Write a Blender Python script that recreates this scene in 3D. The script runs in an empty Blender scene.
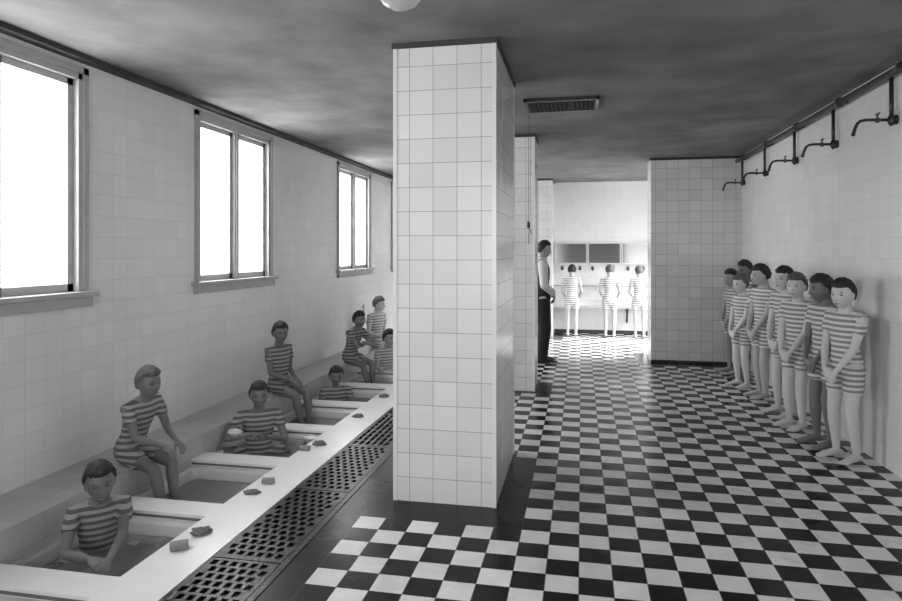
import bpy, bmesh, math, random
from mathutils import Vector, Matrix, Euler, noise
R = math.radians
SC = bpy.context.scene
COL = SC.collection

# ------------------------------------------------------------------ camera
cd = bpy.data.cameras.new('camera'); cam = bpy.data.objects.new('camera', cd); COL.objects.link(cam)
cam.location = (0, 0, 1.6); cam.rotation_euler = (R(90), 0, 0.1989)
cd.sensor_fit = 'HORIZONTAL'; cd.sensor_width = 36.0; cd.lens = 645.24 / 902 * 36
cd.shift_y = -50.0 / 902; cd.clip_start = .05; cd.clip_end = 200
SC.camera = cam
# ------------------------------------------------------------------ world, exposure, daylight
w = bpy.data.worlds.new('overcast_sky'); SC.world = w; w.use_nodes = True
w.node_tree.nodes['Background'].inputs[0].default_value = (1, 1, 1, 1)
w.node_tree.nodes['Background'].inputs[1].default_value = 3.0
SC.view_settings.view_transform = 'Standard'
SC.view_settings.look = 'None'
SC.view_settings.gamma = 1
SC.view_settings.use_curve_mapping = False
SC.view_settings.exposure = 0.85
SC.cycles.max_bounces = 10; SC.cycles.diffuse_bounces = 7; SC.cycles.glossy_bounces = 4
SC.cycles.transparent_max_bounces = 12
SC.cycles.sample_clamp_indirect = 8
def area(name, loc, rot, sx, sy, power):
    l = bpy.data.lights.new(name, 'AREA'); l.shape = 'RECTANGLE'; l.size = sx; l.size_y = sy; l.energy = power
    o = bpy.data.objects.new(name, l); COL.objects.link(o); o.location = loc; o.rotation_euler = rot
    return o
# left wall windows: (y0, y1, daylight power)
ZW0, ZW1 = 1.29, 2.80
WINS = [(-.95, .50, 120), (2.44, 3.89, 75), (5.17, 6.62, 75), (8.59, 10.04, 85), (11.23, 12.55, 55)]
for (a, b, p) in WINS:
    area('daylight_left', (-3.80, (a + b) / 2, 2.15), (0, R(-90), 0), 1.9, 1.7, p)
area('added_fill_back', (-0.4, -3.35, 1.75), (R(90), 0, 0), 3.4, 2.1, 55)  # added fill light from behind the camera, out of view
area('added_glare_right', (2.75, 11.3, 1.75), (0, R(42), 0), 2.0, 1.7, 125).data.spread = R(80)  # added light out of view, tilted down for glare on the far floor

# ------------------------------------------------------------------ helpers
XL, XR, YB, YF, ZC = -3.37, 2.20, -3.0, 12.75, 2.925
TS = 0.16149
def tag(o, label=None, cat=None, group=None, kind=None):
    if label: o['label'] = label
    if cat: o['category'] = cat
    if group: o['group'] = group
    if kind: o['kind'] = kind
    return o
def empty(name, loc=(0, 0, 0), rz=0, label=None, cat=None, group=None):
    o = bpy.data.objects.new(name, None); COL.objects.link(o); o.location = loc; o.rotation_euler = (0, 0, rz)
    o.empty_display_size = .1
    return tag(o, label, cat, group)
def obj(name, bm, mats, parent=None, smooth=False, loc=None):
    bmesh.ops.recalc_face_normals(bm, faces=bm.faces)
    me = bpy.data.meshes.new(name); bm.to_mesh(me); bm.free()
    if not isinstance(mats, (list, tuple)): mats = [mats]
    for m in mats: me.materials.append(m)
    if smooth:
        for p in me.polygons: p.use_smooth = True
    o = bpy.data.objects.new(name, me); COL.objects.link(o)
    if parent: o.parent = parent
    if loc: o.location = loc
    return o
def bx(bm, x0, x1, y0, y1, z0, z1, mi=0, uoff=(0, 0, 0), bev=0):
    """axis aligned box with UVs in metres"""
    uv = bm.loops.layers.uv.verify()
    vs = [bm.verts.new((x, y, z)) for x in (x0, x1) for y in (y0, y1) for z in (z0, z1)]
    q = [(0, 1, 3, 2), (4, 6, 7, 5), (0, 4, 5, 1), (2, 3, 7, 6), (0, 2, 6, 4), (1, 5, 7, 3)]
    ax = [0, 0, 1, 1, 2, 2]
    fs = []
    for f, a in zip(q, ax):
        fc = bm.faces.new([vs[i] for i in f]); fc.material_index = mi; fs.append(fc)
        for l in fc.loops:
            c = l.vert.co
            if a == 0: l[uv].uv = (c.y + uoff[1], c.z + uoff[2])
            elif a == 1: l[uv].uv = (c.x + uoff[0], c.z + uoff[2])
            else: l[uv].uv = (c.x + uoff[0], c.y + uoff[1])
    if bev:
        es = list({e for f in fs for e in f.edges})
        bmesh.ops.bevel(bm, geom=es, offset=bev, segments=2, profile=.5, affect='EDGES')
def frame(d, up=Vector((0, 0, 1))):
    d = d.normalized()
    if abs(d.dot(up)) > .97: up = Vector((0, 1, 0))
    s = d.cross(up).normalized(); u = s.cross(d).normalized()
    return s, u
def tube(bm, pts, rad, seg=14, flat=None, up=Vector((0, 0, 1)), mi=0, round_ends=False):
    """closed tube along points; rad: list; flat: list of second radii (along up)"""
    pts = [Vector(p) for p in pts]
    if not isinstance(rad, (list, tuple)): rad = [rad] * len(pts)
    if flat is None: flat = rad
    if round_ends:
        d0 = (pts[0] - pts[1]).normalized(); d1 = (pts[-1] - pts[-2]).normalized()
        P, A, B = [], [], []
        for t in (80, 50, 25):
            P.append(pts[0] + d0 * rad[0] * math.sin(R(t)) * .9); A.append(rad[0] * math.cos(R(t))); B.append(flat[0] * math.cos(R(t)))
        P += pts; A += list(rad); B += list(flat)
        for t in (25, 50, 80):
            P.append(pts[-1] + d1 * rad[-1] * math.sin(R(t)) * .9); A.append(rad[-1] * math.cos(R(t))); B.append(flat[-1] * math.cos(R(t)))
        pts, rad, flat = P, A, B
    rings = []
    for i, p in enumerate(pts):
        if i == 0: d = pts[1] - p
        elif i == len(pts) - 1: d = p - pts[-2]
        else: d = (pts[i + 1] - p).normalized() + (p - pts[i - 1]).normalized()
        s, u = frame(d, up)
        rings.append([bm.verts.new(p + s * rad[i] * math.cos(2 * math.pi * k / seg) + u * flat[i] * math.sin(2 * math.pi * k / seg)) for k in range(seg)])
    for a, b in zip(rings, rings[1:]):
        for k in range(seg):
            f = bm.faces.new((a[k], a[(k + 1) % seg], b[(k + 1) % seg], b[k])); f.material_index = mi
    f = bm.faces.new(rings[0][::-1]); f.material_index = mi
    f = bm.faces.new(rings[-1]); f.material_index = mi
def ball(bm, c, r, M=None, seg=14):
    """ellipsoid; r scalar or 3-vector"""
    if not hasattr(r, '__len__'): r = (r, r, r)
    mt = Matrix.Translation(Vector(c)) @ (M.to_4x4() if M else Matrix.Identity(4)) @ Matrix.Diagonal((*r, 1))
    bmesh.ops.create_uvsphere(bm, u_segments=seg, v_segments=max(6, seg // 2 + 2), radius=1, matrix=mt)
def lathe(bm, prof, c=(0, 0, 0), seg=24, axis='z', mi=0):
    rings = []
    for r, h in prof:
        ring = []
        for k in range(seg):
            a = 2 * math.pi * k / seg; x, y = r * math.cos(a), r * math.sin(a)
            p = {'z': (x, y, h), 'x': (h, x, y), 'y': (x, h, y)}[axis]
            ring.append(bm.verts.new(Vector(p) + Vector(c)))
        rings.append(ring)
    for a, b in zip(rings, rings[1:]):
        for k in range(seg):
            f = bm.faces.new((a[k], a[(k + 1) % seg], b[(k + 1) % seg], b[k])); f.material_index = mi
    bm.faces.new(rings[0][::-1]); bm.faces.new(rings[-1])
def remesh(bm, vox, smooth_it=3):
    me = bpy.data.meshes.new('tmp'); bmesh.ops.recalc_face_normals(bm, faces=bm.faces); bm.to_mesh(me); bm.free()
    o = bpy.data.objects.new('tmp', me); COL.objects.link(o)
    m = o.modifiers.new('r', 'REMESH'); m.mode = 'VOXEL'; m.voxel_size = vox; m.adaptivity = 0
    s = o.modifiers.new('s', 'SMOOTH'); s.factor = .5; s.iterations = smooth_it
    bpy.context.view_layer.update()
    dg = bpy.context.evaluated_depsgraph_get()
    out = bpy.data.meshes.new_from_object(o.evaluated_get(dg), depsgraph=dg)
    bpy.data.objects.remove(o); bpy.data.meshes.remove(me)
    b = bmesh.new(); b.from_mesh(out); bpy.data.meshes.remove(out)
    return b

# ------------------------------------------------------------------ materials
def mat(name, v=.5, rough=.5, metal=0., spec=.5, noise_amt=0., noise_scale=8., bump=0., bump_scale=60., coat=0.):
    m = bpy.data.materials.new(name); m.use_nodes = True; nt = m.node_tree; b = nt.nodes['Principled BSDF']
    b.inputs['Base Color'].default_value = (v, v, v, 1); b.inputs['Roughness'].default_value = rough
    b.inputs['Metallic'].default_value = metal; b.inputs['Specular IOR Level'].default_value = spec
    b.inputs['Coat Weight'].default_value = coat
    tc = nt.nodes.new('ShaderNodeTexCoord')
    n = nt.nodes.new('ShaderNodeTexNoise'); n.inputs['Scale'].default_value = noise_scale; n.inputs['Detail'].default_value = 5
    nt.links.new(tc.outputs['Object'], n.inputs['Vector'])
    mr = nt.nodes.new('ShaderNodeMapRange'); mr.inputs[1].default_value = .25; mr.inputs[2].default_value = .75
    mr.inputs[3].default_value = v * (1 - noise_amt); mr.inputs[4].default_value = v * (1 + noise_amt)
    nt.links.new(n.outputs['Fac'], mr.inputs[0]); nt.links.new(mr.outputs[0], b.inputs['Base Color'])
    if bump:
        n2 = nt.nodes.new('ShaderNodeTexNoise'); n2.inputs['Scale'].default_value = bump_scale; n2.inputs['Detail'].default_value = 3
        nt.links.new(tc.outputs['Object'], n2.inputs['Vector'])
        bp = nt.nodes.new('ShaderNodeBump'); bp.inputs['Strength'].default_value = bump; bp.inputs['Distance'].default_value = .01
        nt.links.new(n2.outputs['Fac'], bp.inputs['Height']); nt.links.new(bp.outputs[0], b.inputs['Normal'])
    return m
def stripe_mat(name, a, c, period=.05):
    m = mat(name, a, .85, bump=.4, bump_scale=30); nt = m.node_tree; b = nt.nodes['Principled BSDF']; L = nt.links
    tc = nt.nodes.new('ShaderNodeTexCoord'); sp = nt.nodes.new('ShaderNodeSeparateXYZ'); L.new(tc.outputs['Object'], sp.inputs[0])
    d = nt.nodes.new('ShaderNodeMath'); d.operation = 'DIVIDE'; d.inputs[1].default_value = period; L.new(sp.outputs[2], d.inputs[0])
    f = nt.nodes.new('ShaderNodeMath'); f.operation = 'FRACT'; L.new(d.outputs[0], f.inputs[0])
    g = nt.nodes.new('ShaderNodeMath'); g.operation = 'GREATER_THAN'; g.inputs[1].default_value = .5; L.new(f.outputs[0], g.inputs[0])
    mx = nt.nodes.new('ShaderNodeMapRange'); mx.inputs[3].default_value = a; mx.inputs[4].default_value = c; L.new(g.outputs[0], mx.inputs[0])
    L.new(mx.outputs[0], b.inputs['Base Color']); return m
def tile_mat(name, a, c, mortar, size=.154, gap=.0035, rough=.22):
    m = bpy.data.materials.new(name); m.use_nodes = True; nt = m.node_tree; b = nt.nodes['Principled BSDF']
    uv = nt.nodes.new('ShaderNodeUVMap'); br = nt.nodes.new('ShaderNodeTexBrick')
    br.offset = 0; br.squash = 1
    br.inputs['Color1'].default_value = (a, a, a, 1); br.inputs['Color2'].default_value = (c, c, c, 1)
    br.inputs['Mortar'].default_value = (mortar, mortar, mortar, 1); br.inputs['Scale'].default_value = 1
    br.inputs['Mortar Size'].default_value = gap / 2; br.inputs['Mortar Smooth'].default_value = .3
    br.inputs['Brick Width'].default_value = size; br.inputs['Row Height'].default_value = size
    nt.links.new(uv.outputs[0], br.inputs['Vector'])
    # soft blotchy wear of the old glaze
    n = nt.nodes.new('ShaderNodeTexNoise'); n.inputs['Scale'].default_value = 1.1; n.inputs['Detail'].default_value = 4
    nt.links.new(uv.outputs[0], n.inputs['Vector'])
    mr = nt.nodes.new('ShaderNodeMapRange'); mr.inputs[3].default_value = .86; mr.inputs[4].default_value = 1.06
    nt.links.new(n.outputs['Fac'], mr.inputs[0])
    mx = nt.nodes.new('ShaderNodeMix'); mx.data_type = 'RGBA'; mx.blend_type = 'MULTIPLY'; mx.inputs[0].default_value = 1
    nt.links.new(br.outputs['Color'], mx.inputs[6]); nt.links.new(mr.outputs[0], mx.inputs[7])
    nt.links.new(mx.outputs[2], b.inputs['Base Color'])
    b.inputs['Roughness'].default_value = rough
    bp = nt.nodes.new('ShaderNodeBump'); bp.inputs['Strength'].default_value = .35; bp.inputs['Distance'].default_value = .004; bp.invert = True
    nt.links.new(br.outputs['Fac'], bp.inputs['Height']); nt.links.new(bp.outputs[0], b.inputs['Normal'])
    return m
def checker_mat(name, black_only=False):
    m = bpy.data.materials.new(name); m.use_nodes = True; nt = m.node_tree; b = nt.nodes['Principled BSDF']; L = nt.links
    def mth(op, a, c=None, d=None):
        n = nt.nodes.new('ShaderNodeMath'); n.operation = op
        for i, v in enumerate((a, c, d)):
            if v is None: continue
            if isinstance(v, (int, float)): n.inputs[i].default_value = v
            else: L.new(v, n.inputs[i])
        return n.outputs[0]
    uv = nt.nodes.new('ShaderNodeUVMap'); sp = nt.nodes.new('ShaderNodeSeparateXYZ'); L.new(uv.outputs[0], sp.inputs[0])
    u = mth('DIVIDE', mth('SUBTRACT', sp.outputs[0], -0.0104), TS)
    v = mth('DIVIDE', mth('SUBTRACT', sp.outputs[1], 3.060), TS)
    fu, fv = mth('FLOOR', u), mth('FLOOR', v)
    par = mth('FLOORED_MODULO', mth('ADD', fu, fv), 2)           # 1 = white tile
    cu = mth('ABSOLUTE', mth('SUBTRACT', mth('SUBTRACT', u, fu), .5)); cv = mth('ABSOLUTE', mth('SUBTRACT', mth('SUBTRACT', v, fv), .5))
    grout = mth('GREATER_THAN', mth('MAXIMUM', cu, cv), .488)
    cmb = nt.nodes.new('ShaderNodeCombineXYZ'); L.new(fu, cmb.inputs[0]); L.new(fv, cmb.inputs[1])
    wn = nt.nodes.new('ShaderNodeTexWhiteNoise'); wn.noise_dimensions = '2D'; L.new(cmb.outputs[0], wn.inputs['Vector'])
    st = nt.nodes.new('ShaderNodeTexNoise'); st.inputs['Scale'].default_value = 9; st.inputs['Detail'].default_value = 6; L.new(uv.outputs[0], st.inputs['Vector'])
    big = nt.nodes.new('ShaderNodeTexNoise'); big.inputs['Scale'].default_value = .9; big.inputs['Detail'].default_value = 3; L.new(uv.outputs[0], big.inputs['Vector'])
    white = mth('MULTIPLY', mth('ADD', mth('MULTIPLY', wn.outputs[0], .14), .66), mth('ADD', mth('MULTIPLY', st.outputs['Fac'], .34), .80))
    black = mth('ADD', mth('MULTIPLY', wn.outputs[0], .006), .005)
    if black_only: col = black
    else:
        col = mth('ADD', mth('MULTIPLY', white, par), mth('MULTIPLY', black, mth('SUBTRACT', 1, par)))
    g = mth('MULTIPLY', grout, 1)
    col = mth('ADD', mth('MULTIPLY', col, mth('SUBTRACT', 1, g)), mth('MULTIPLY', g, .03 if black_only else .09))
    L.new(col, b.inputs['Base Color'])
    rg = nt.nodes.new('ShaderNodeMapRange'); rg.inputs[1].default_value = .35; rg.inputs[2].default_value = .65
    rg.inputs[3].default_value = .16; rg.inputs[4].default_value = .34
    L.new(big.outputs['Fac'], rg.inputs[0])
    # flooded strip at the far end of the room: standing water makes the floor mirror-like there
    wz = nt.nodes.new('ShaderNodeMapRange'); wz.inputs[1].default_value = 9.7; wz.inputs[2].default_value = 10.4
    L.new(mth('ADD', sp.outputs[1], mth('MULTIPLY', st.outputs['Fac'], .6)), wz.inputs[0])
    dry = mth('SUBTRACT', 1, wz.outputs[0])
    L.new(mth('ADD', mth('MULTIPLY', rg.outputs[0], dry), mth('MULTIPLY', wz.outputs[0], .13)), b.inputs['Roughness'])
    L.new(mth('ADD', .16, mth('MULTIPLY', wz.outputs[0], .84)), b.inputs['Specular IOR Level'])
    bp = nt.nodes.new('ShaderNodeBump'); bp.inputs['Strength'].default_value = .25; bp.inputs['Distance'].default_value = .003
    L.new(mth('SUBTRACT', mth('MULTIPLY', st.outputs['Fac'], .25), g), bp.inputs['Height']); L.new(bp.outputs[0], b.inputs['Normal'])
    return m
def glass_mat(name, tint=.95, gloss=.08, rough=.05, diff=0., dv=.8):
    m = bpy.data.materials.new(name); m.use_nodes = True; nt = m.node_tree; nt.nodes.remove(nt.nodes['Principled BSDF'])
    out = nt.nodes['Material Output']
    t = nt.nodes.new('ShaderNodeBsdfTransparent'); t.inputs[0].default_value = (tint, tint, tint, 1)
    g = nt.nodes.new('ShaderNodeBsdfGlossy'); g.inputs['Roughness'].default_value = rough
    mx = nt.nodes.new('ShaderNodeMixShader'); mx.inputs[0].default_value = gloss
    nt.links.new(t.outputs[0], mx.inputs[1]); nt.links.new(g.outputs[0], mx.inputs[2])
    last = mx
    if diff:
        d = nt.nodes.new('ShaderNodeBsdfDiffuse'); d.inputs[0].default_value = (dv, dv, dv, 1)
        m2 = nt.nodes.new('ShaderNodeMixShader'); m2.inputs[0].default_value = diff
        nt.links.new(mx.outputs[0], m2.inputs[1]); nt.links.new(d.outputs[0], m2.inputs[2]); last = m2
    nt.links.new(last.outputs[0], out.inputs[0])
    return m
M_wall = tile_mat('glazed wall tile', .80, .76, .60, gap=.003)
M_pil = tile_mat('glazed pillar tile', .82, .73, .33, gap=.0045)
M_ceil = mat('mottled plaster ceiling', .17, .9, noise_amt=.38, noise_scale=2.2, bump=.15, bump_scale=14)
M_floor = checker_mat('checker floor tile'); M_black = checker_mat('black border tile', True)
M_darkpaint_shade = mat('dark paint and shade band', .04, .7, noise_amt=.3, noise_scale=6)
M_frame = mat('grey painted timber', .42, .5, noise_amt=.1)
M_glass = glass_mat('window glass')
M_marble = mat('white marble slab', .82, .25, noise_amt=.05, noise_scale=3)
M_enamel = mat('white tub enamel', .58, .15, noise_amt=.06, noise_scale=2)
M_seam = mat('dark seam', .14, .6)
M_water = glass_mat('bath water', .80, .12, .05, diff=.45, dv=.38)
M_iron = mat('wet cast iron', .025, .28, metal=.75, noise_amt=.5, noise_scale=18, bump=.3, bump_scale=50)
M_pit = mat('wet drain channel', .02, .5)
M_pipe = mat('dark iron pipe', .05, .4, metal=.6)
M_brass = mat('tarnished brass', .10, .35, metal=.8)
M_mirror = mat('mirror glass', .95, .12, metal=1.)
M_porc = mat('white porcelain', .78, .2)
M_soap = mat('grey soap', .22, .5, noise_amt=.2, noise_scale=30)
M_sponge = mat('wet sponge', .16, .9, noise_amt=.4, noise_scale=60, bump=.8, bump_scale=90)
M_hair = mat('dark hair', .02, .6, noise_amt=.5, noise_scale=60, bump=.6, bump_scale=120)
M_hair2 = mat('light brown hair', .10, .6, noise_amt=.4, noise_scale=60, bump=.6, bump_scale=120)
M_eye = mat('dark eyes', .012, .3)
M_skin = mat('skin', .40, .45, noise_amt=.06, noise_scale=9)
M_skin2 = mat('tanned and shaded skin', .16, .45, noise_amt=.08, noise_scale=9)  # tanned boys in the line; on the tub boys it carries their shade
M_skin3 = mat('pale skin', .58, .5, noise_amt=.05, noise_scale=9)
M_lip = mat('lips', .16, .45)
M_suit = stripe_mat('pale striped wool costume', .66, .25, .04)
M_suitg = stripe_mat('grey striped wool costume', .32, .10, .04)  # darker copy of the pale costume, with the tub boys' shade in its tone
M_dark = mat('dark wool cloth', .02, .85, noise_amt=.3, noise_scale=20, bump=.3, bump_scale=25)
M_shirt = mat('white cotton shirt', .7, .8, bump=.3, bump_scale=20)
M_shoe = mat('black leather', .015, .3)

# ------------------------------------------------------------------ room shell
# floor: checker field with black tile borders round the pillars and the block
borders = [(-1.3023, -.3334, 3.706, 4.998), (-1.3023, -.3334, 7.259, 7.905), (.797, XR, 9.358, 10.4),
           (-1.3023, -.3334, 11.8, YF), (-1.46, -1.3023, YB, YF)]
xs = sorted({-1.46, -1.3023, -.3334, .797, XR}); ys = sorted({YB, 3.706, 4.998, 7.259, 7.905, 9.358, 10.4, 11.8, YF})
bm = bmesh.new()
for x0, x1 in zip(xs, xs[1:]):
    for y0, y1 in zip(ys, ys[1:]):
        cx, cy = (x0 + x1) / 2, (y0 + y1) / 2
        mi = 1 if any(a < cx < b and c < cy < d for a, b, c, d in borders) else 0
        bx(bm, x0, x1, y0, y1, -.30, 0, mi)
tag(obj('floor', bm, [M_floor, M_black]), kind='structure')
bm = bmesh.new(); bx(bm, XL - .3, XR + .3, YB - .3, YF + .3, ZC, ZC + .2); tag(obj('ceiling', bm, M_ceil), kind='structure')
# left wall with window openings (opening slightly smaller than casing)
def wall_x(name, xa, xb, holes, uoff=(0, 0, 0), z0=-.7):
    bm = bmesh.new(); y = YB - .3
    for (a, b, c, d) in holes:
        bx(bm, xa, xb, y, a, z0, ZC, 0, uoff); bx(bm, xa, xb, a, b, z0, c, 0, uoff); bx(bm, xa, xb, a, b, d, ZC, 0, uoff); y = b
    bx(bm, xa, xb, y, YF + .3, z0, ZC, 0, uoff)
    return tag(obj(name, bm, M_wall), kind='structure')
wall_x('wall_left', XL - .25, XL, [(a + .06, b - .06, ZW0 + .02, ZW1) for a, b, p in WINS])
wall_x('wall_right', XR, XR + .25, [(10.5, 12.2, 0.1, 2.3)])
bm = bmesh.new(); bx(bm, XL, XR, YF, YF + .25, -.7, ZC, 0, (.02, 0, 0)); tag(obj('wall_far', bm, M_wall), kind='structure')
bm = bmesh.new(); bx(bm, XL, -1.9, YB - .3, YB, -.7, ZC); bx(bm, 1.1, XR, YB - .3, YB, -.7, ZC); bx(bm, -1.9, 1.1, YB - .3, YB, -.7, .8); bx(bm, -1.9, 1.1, YB - .3, YB, 2.7, ZC)
tag(obj('wall_back', bm, M_wall), kind='structure')
# block on the right
bm = bmesh.new(); bx(bm, .985, XR, 9.645, 10.15, 0, ZC, 0, (.03, 0, 0)); tag(obj('wall_partition', bm, M_pil), kind='structure')
# ceiling shade strip, collars, skirting
bm = bmesh.new(); bx(bm, XL, XL + .09, YB, YF, ZC - .035, ZC); tag(obj('trim_shade_1', bm, M_darkpaint_shade), kind='structure')  # dark strip built in for the shade where ceiling meets left wall
bm = bmesh.new(); bx(bm, .965, XR, 9.625, 9.645, ZC - .035, ZC); tag(obj('trim_2', bm, M_darkpaint_shade), kind='structure')
bm = bmesh.new(); bx(bm, -.51, XR, YF - .02, YF, 0, .07); tag(obj('baseboard_far', bm, M_darkpaint_shade), kind='structure')
bm = bmesh.new(); bx(bm, .98, XR, 9.625, 9.645, 0, .035); tag(obj('baseboard_partition', bm, M_darkpaint_shade), kind='structure')
# pillars
def pillar(x0, x1, y0, y1, label, ux):
    t = empty('tiled_pillar', ((x0 + x1) / 2, (y0 + y1) / 2, 0), 0, label, 'pillar', 'tiled pillars')
    t['kind'] = 'structure'
    c = Vector(((x0 + x1) / 2, (y0 + y1) / 2, 0)); hx, hy = (x1 - x0) / 2, (y1 - y0) / 2
    bm = bmesh.new(); bx(bm, -hx, hx, -hy, hy, 0, ZC - .001, 0, (c.x + ux, c.y, 0)); 
    obj('shaft', bm, M_pil, t)
    bm = bmesh.new()
    for a in (-1, 1):
        for b in (-1, 1):
            bx(bm, a * (hx - .008) - .012, a * (hx - .008) + .012, b * (hy - .008) - .012, b * (hy - .008) + .012, 0, ZC - .03)
    obj('corner_bead', bm, M_porc, t)
    bm = bmesh.new(); bx(bm, -hx - .012, hx + .012, -hy - .012, hy + .012, ZC - .035, ZC); obj('collar', bm, M_darkpaint_shade, t)
pillar(-1.177, -.52, 3.985, 5.11, 'broad white tiled pillar nearest, standing in the middle of the room', -.005 + 1.078 + .154 * 0)
pillar(-1.177, -.518, 7.365, 7.865, 'white tiled pillar just behind the nearest one, beside the hanging cord', 1.078)
pillar(-1.177, -.518, 12.0, YF, 'farthest white tiled pillar against the far wall beside the mirrors', 1.078)

# windows
for k, (a, b, p) in enumerate(WINS):
    t = tag(empty('window_%d' % (k + 1), (XL, (a + b) / 2, ZW0)), kind='structure')
    h = (b - a) / 2; zt = 2.855 - ZW0
    bm = bmesh.new()                                   # outer casing
    bx(bm, -.02, .025, -h, -h + .045, 0, zt); bx(bm, -.02, .025, h - .045, h, 0, zt); bx(bm, -.02, .025, -h, h, zt - .045, zt)
    bx(bm, -.06, .012, -h + .04, -h + .08, 0, zt); bx(bm, -.06, .012, h - .08, h - .04, 0, zt); bx(bm, -.06, .012, -h, h, zt - .085, zt - .04)
    obj('window_frame', bm, M_frame, t)
    for s in (-1, 1):                                  # two sashes
        y0, y1 = (-h + .08, -.035) if s < 0 else (.035, h - .08)
        bm = bmesh.new()
        bx(bm, -.07, -.03, y0, y0 + .05, .03, zt - .085); bx(bm, -.07, -.03, y1 - .05, y1, .03, zt - .085)
        bx(bm, -.07, -.03, y0, y1, .03, .085); bx(bm, -.07, -.03, y0, y1, zt - .13, zt - .085)
        sh = obj('sash', bm, M_frame, t)
        bm = bmesh.new(); bx(bm, -.053, -.049, y0 + .045, y1 - .045, .08, zt - .125); obj('pane', bm, M_glass, sh)
    bm = bmesh.new(); bx(bm, -.075, .0, -.036, .036, .02, zt - .08); bx(bm, -.03, .012, -.02, .02, .02, zt - .08); obj('mullion', bm, M_frame, t)
    bm = bmesh.new()
    bx(bm, -.2, .075, -h - .045, h + .045, -.005, .03, bev=.006); bx(bm, -.02, .045, -h - .015, h + .015, -.075, -.005, bev=.004)
    obj('window_sill', bm, M_frame, t)
def plain_window(name, M, loc, wd, ht, rz):
    t = tag(empty(name, loc, rz), kind='structure')
    bm = bmesh.new()
    bx(bm, -wd / 2, wd / 2, -.03, .03, 0, .06); bx(bm, -wd / 2, wd / 2, -.03, .03, ht - .06, ht)
    n = max(2, round(wd / .75))
    for i in range(n + 1):
        x = -wd / 2 + .03 + (wd - .06) * i / n; bx(bm, x - .03, x + .03, -.03, .03, .06, ht - .06)
    obj('window_frame', bm, M_frame, t)
    bm = bmesh.new(); bx(bm, -wd / 2, wd / 2, -.003, .003, .03, ht - .03); obj('pane', bm, M_glass, t)
plain_window('window_6', M_frame, (-.4, YB - .12, .8), 3.0, 1.9, 0)  # unseen window, added behind the camera for the fill light
plain_window('window_7', M_frame, (XR + .12, 11.35, .1), 1.7, 2.2, R(90))  # unseen glazed opening, added to let the floor glare light in

# ------------------------------------------------------------------ sunken tubs along the left wall
NT = [2.78 + .93 * (k - 1) for k in range(0, 11)]     # near edge of each opening
TW = .74; TX0, TX1 = -2.93, -2.215
bm = bmesh.new()
bx(bm, TX1, -1.895, YB, YF, -.06, 0)
ye = YB
for n in NT:
    bx(bm, TX0, TX1, ye, n, -.06, 0); ye = n + TW
bx(bm, TX0, TX1, ye, YF, -.06, 0)
bx(bm, -1.925, -1.895, YB, YF, -.30, -.06)
tag(obj('tub_surround', bm, M_marble), 'long white marble surround framing all the sunken tubs', 'tub surround')
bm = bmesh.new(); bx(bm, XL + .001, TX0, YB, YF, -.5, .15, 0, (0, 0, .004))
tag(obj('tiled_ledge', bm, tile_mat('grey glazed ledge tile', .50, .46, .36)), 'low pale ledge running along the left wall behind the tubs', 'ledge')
def rrect(x0, x1, y0, y1, r, n=5):
    out = []
    for cx, cy, a0 in ((x1 - r, y1 - r, 0), (x0 + r, y1 - r, 90), (x0 + r, y0 + r, 180), (x1 - r, y0 + r, 270)):
        for k in range(n + 1):
            a = R(a0 + 90 * k / n); out.append((cx + r * math.cos(a), cy + r * math.sin(a)))
    return out
ORD = ['nearest', 'second', 'third', 'fourth', 'fifth', 'sixth', 'seventh', 'eighth', 'ninth', 'tenth', 'eleventh']
TUBBY = ['cut off by the bottom edge', 'with a boy sitting inside it', 'shins of a seated boy dangling in it',
         'holding the boy with a pale cloth', 'below the slim boy seated upright', 'where only a dark head and shoulders show',
         'below a boy leaning with folded arms', 'half hidden by the pillar, boy inside', 'below the farthest boy on the ledge',
         'hidden behind the pillar', 'nearest the far wall']
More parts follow.
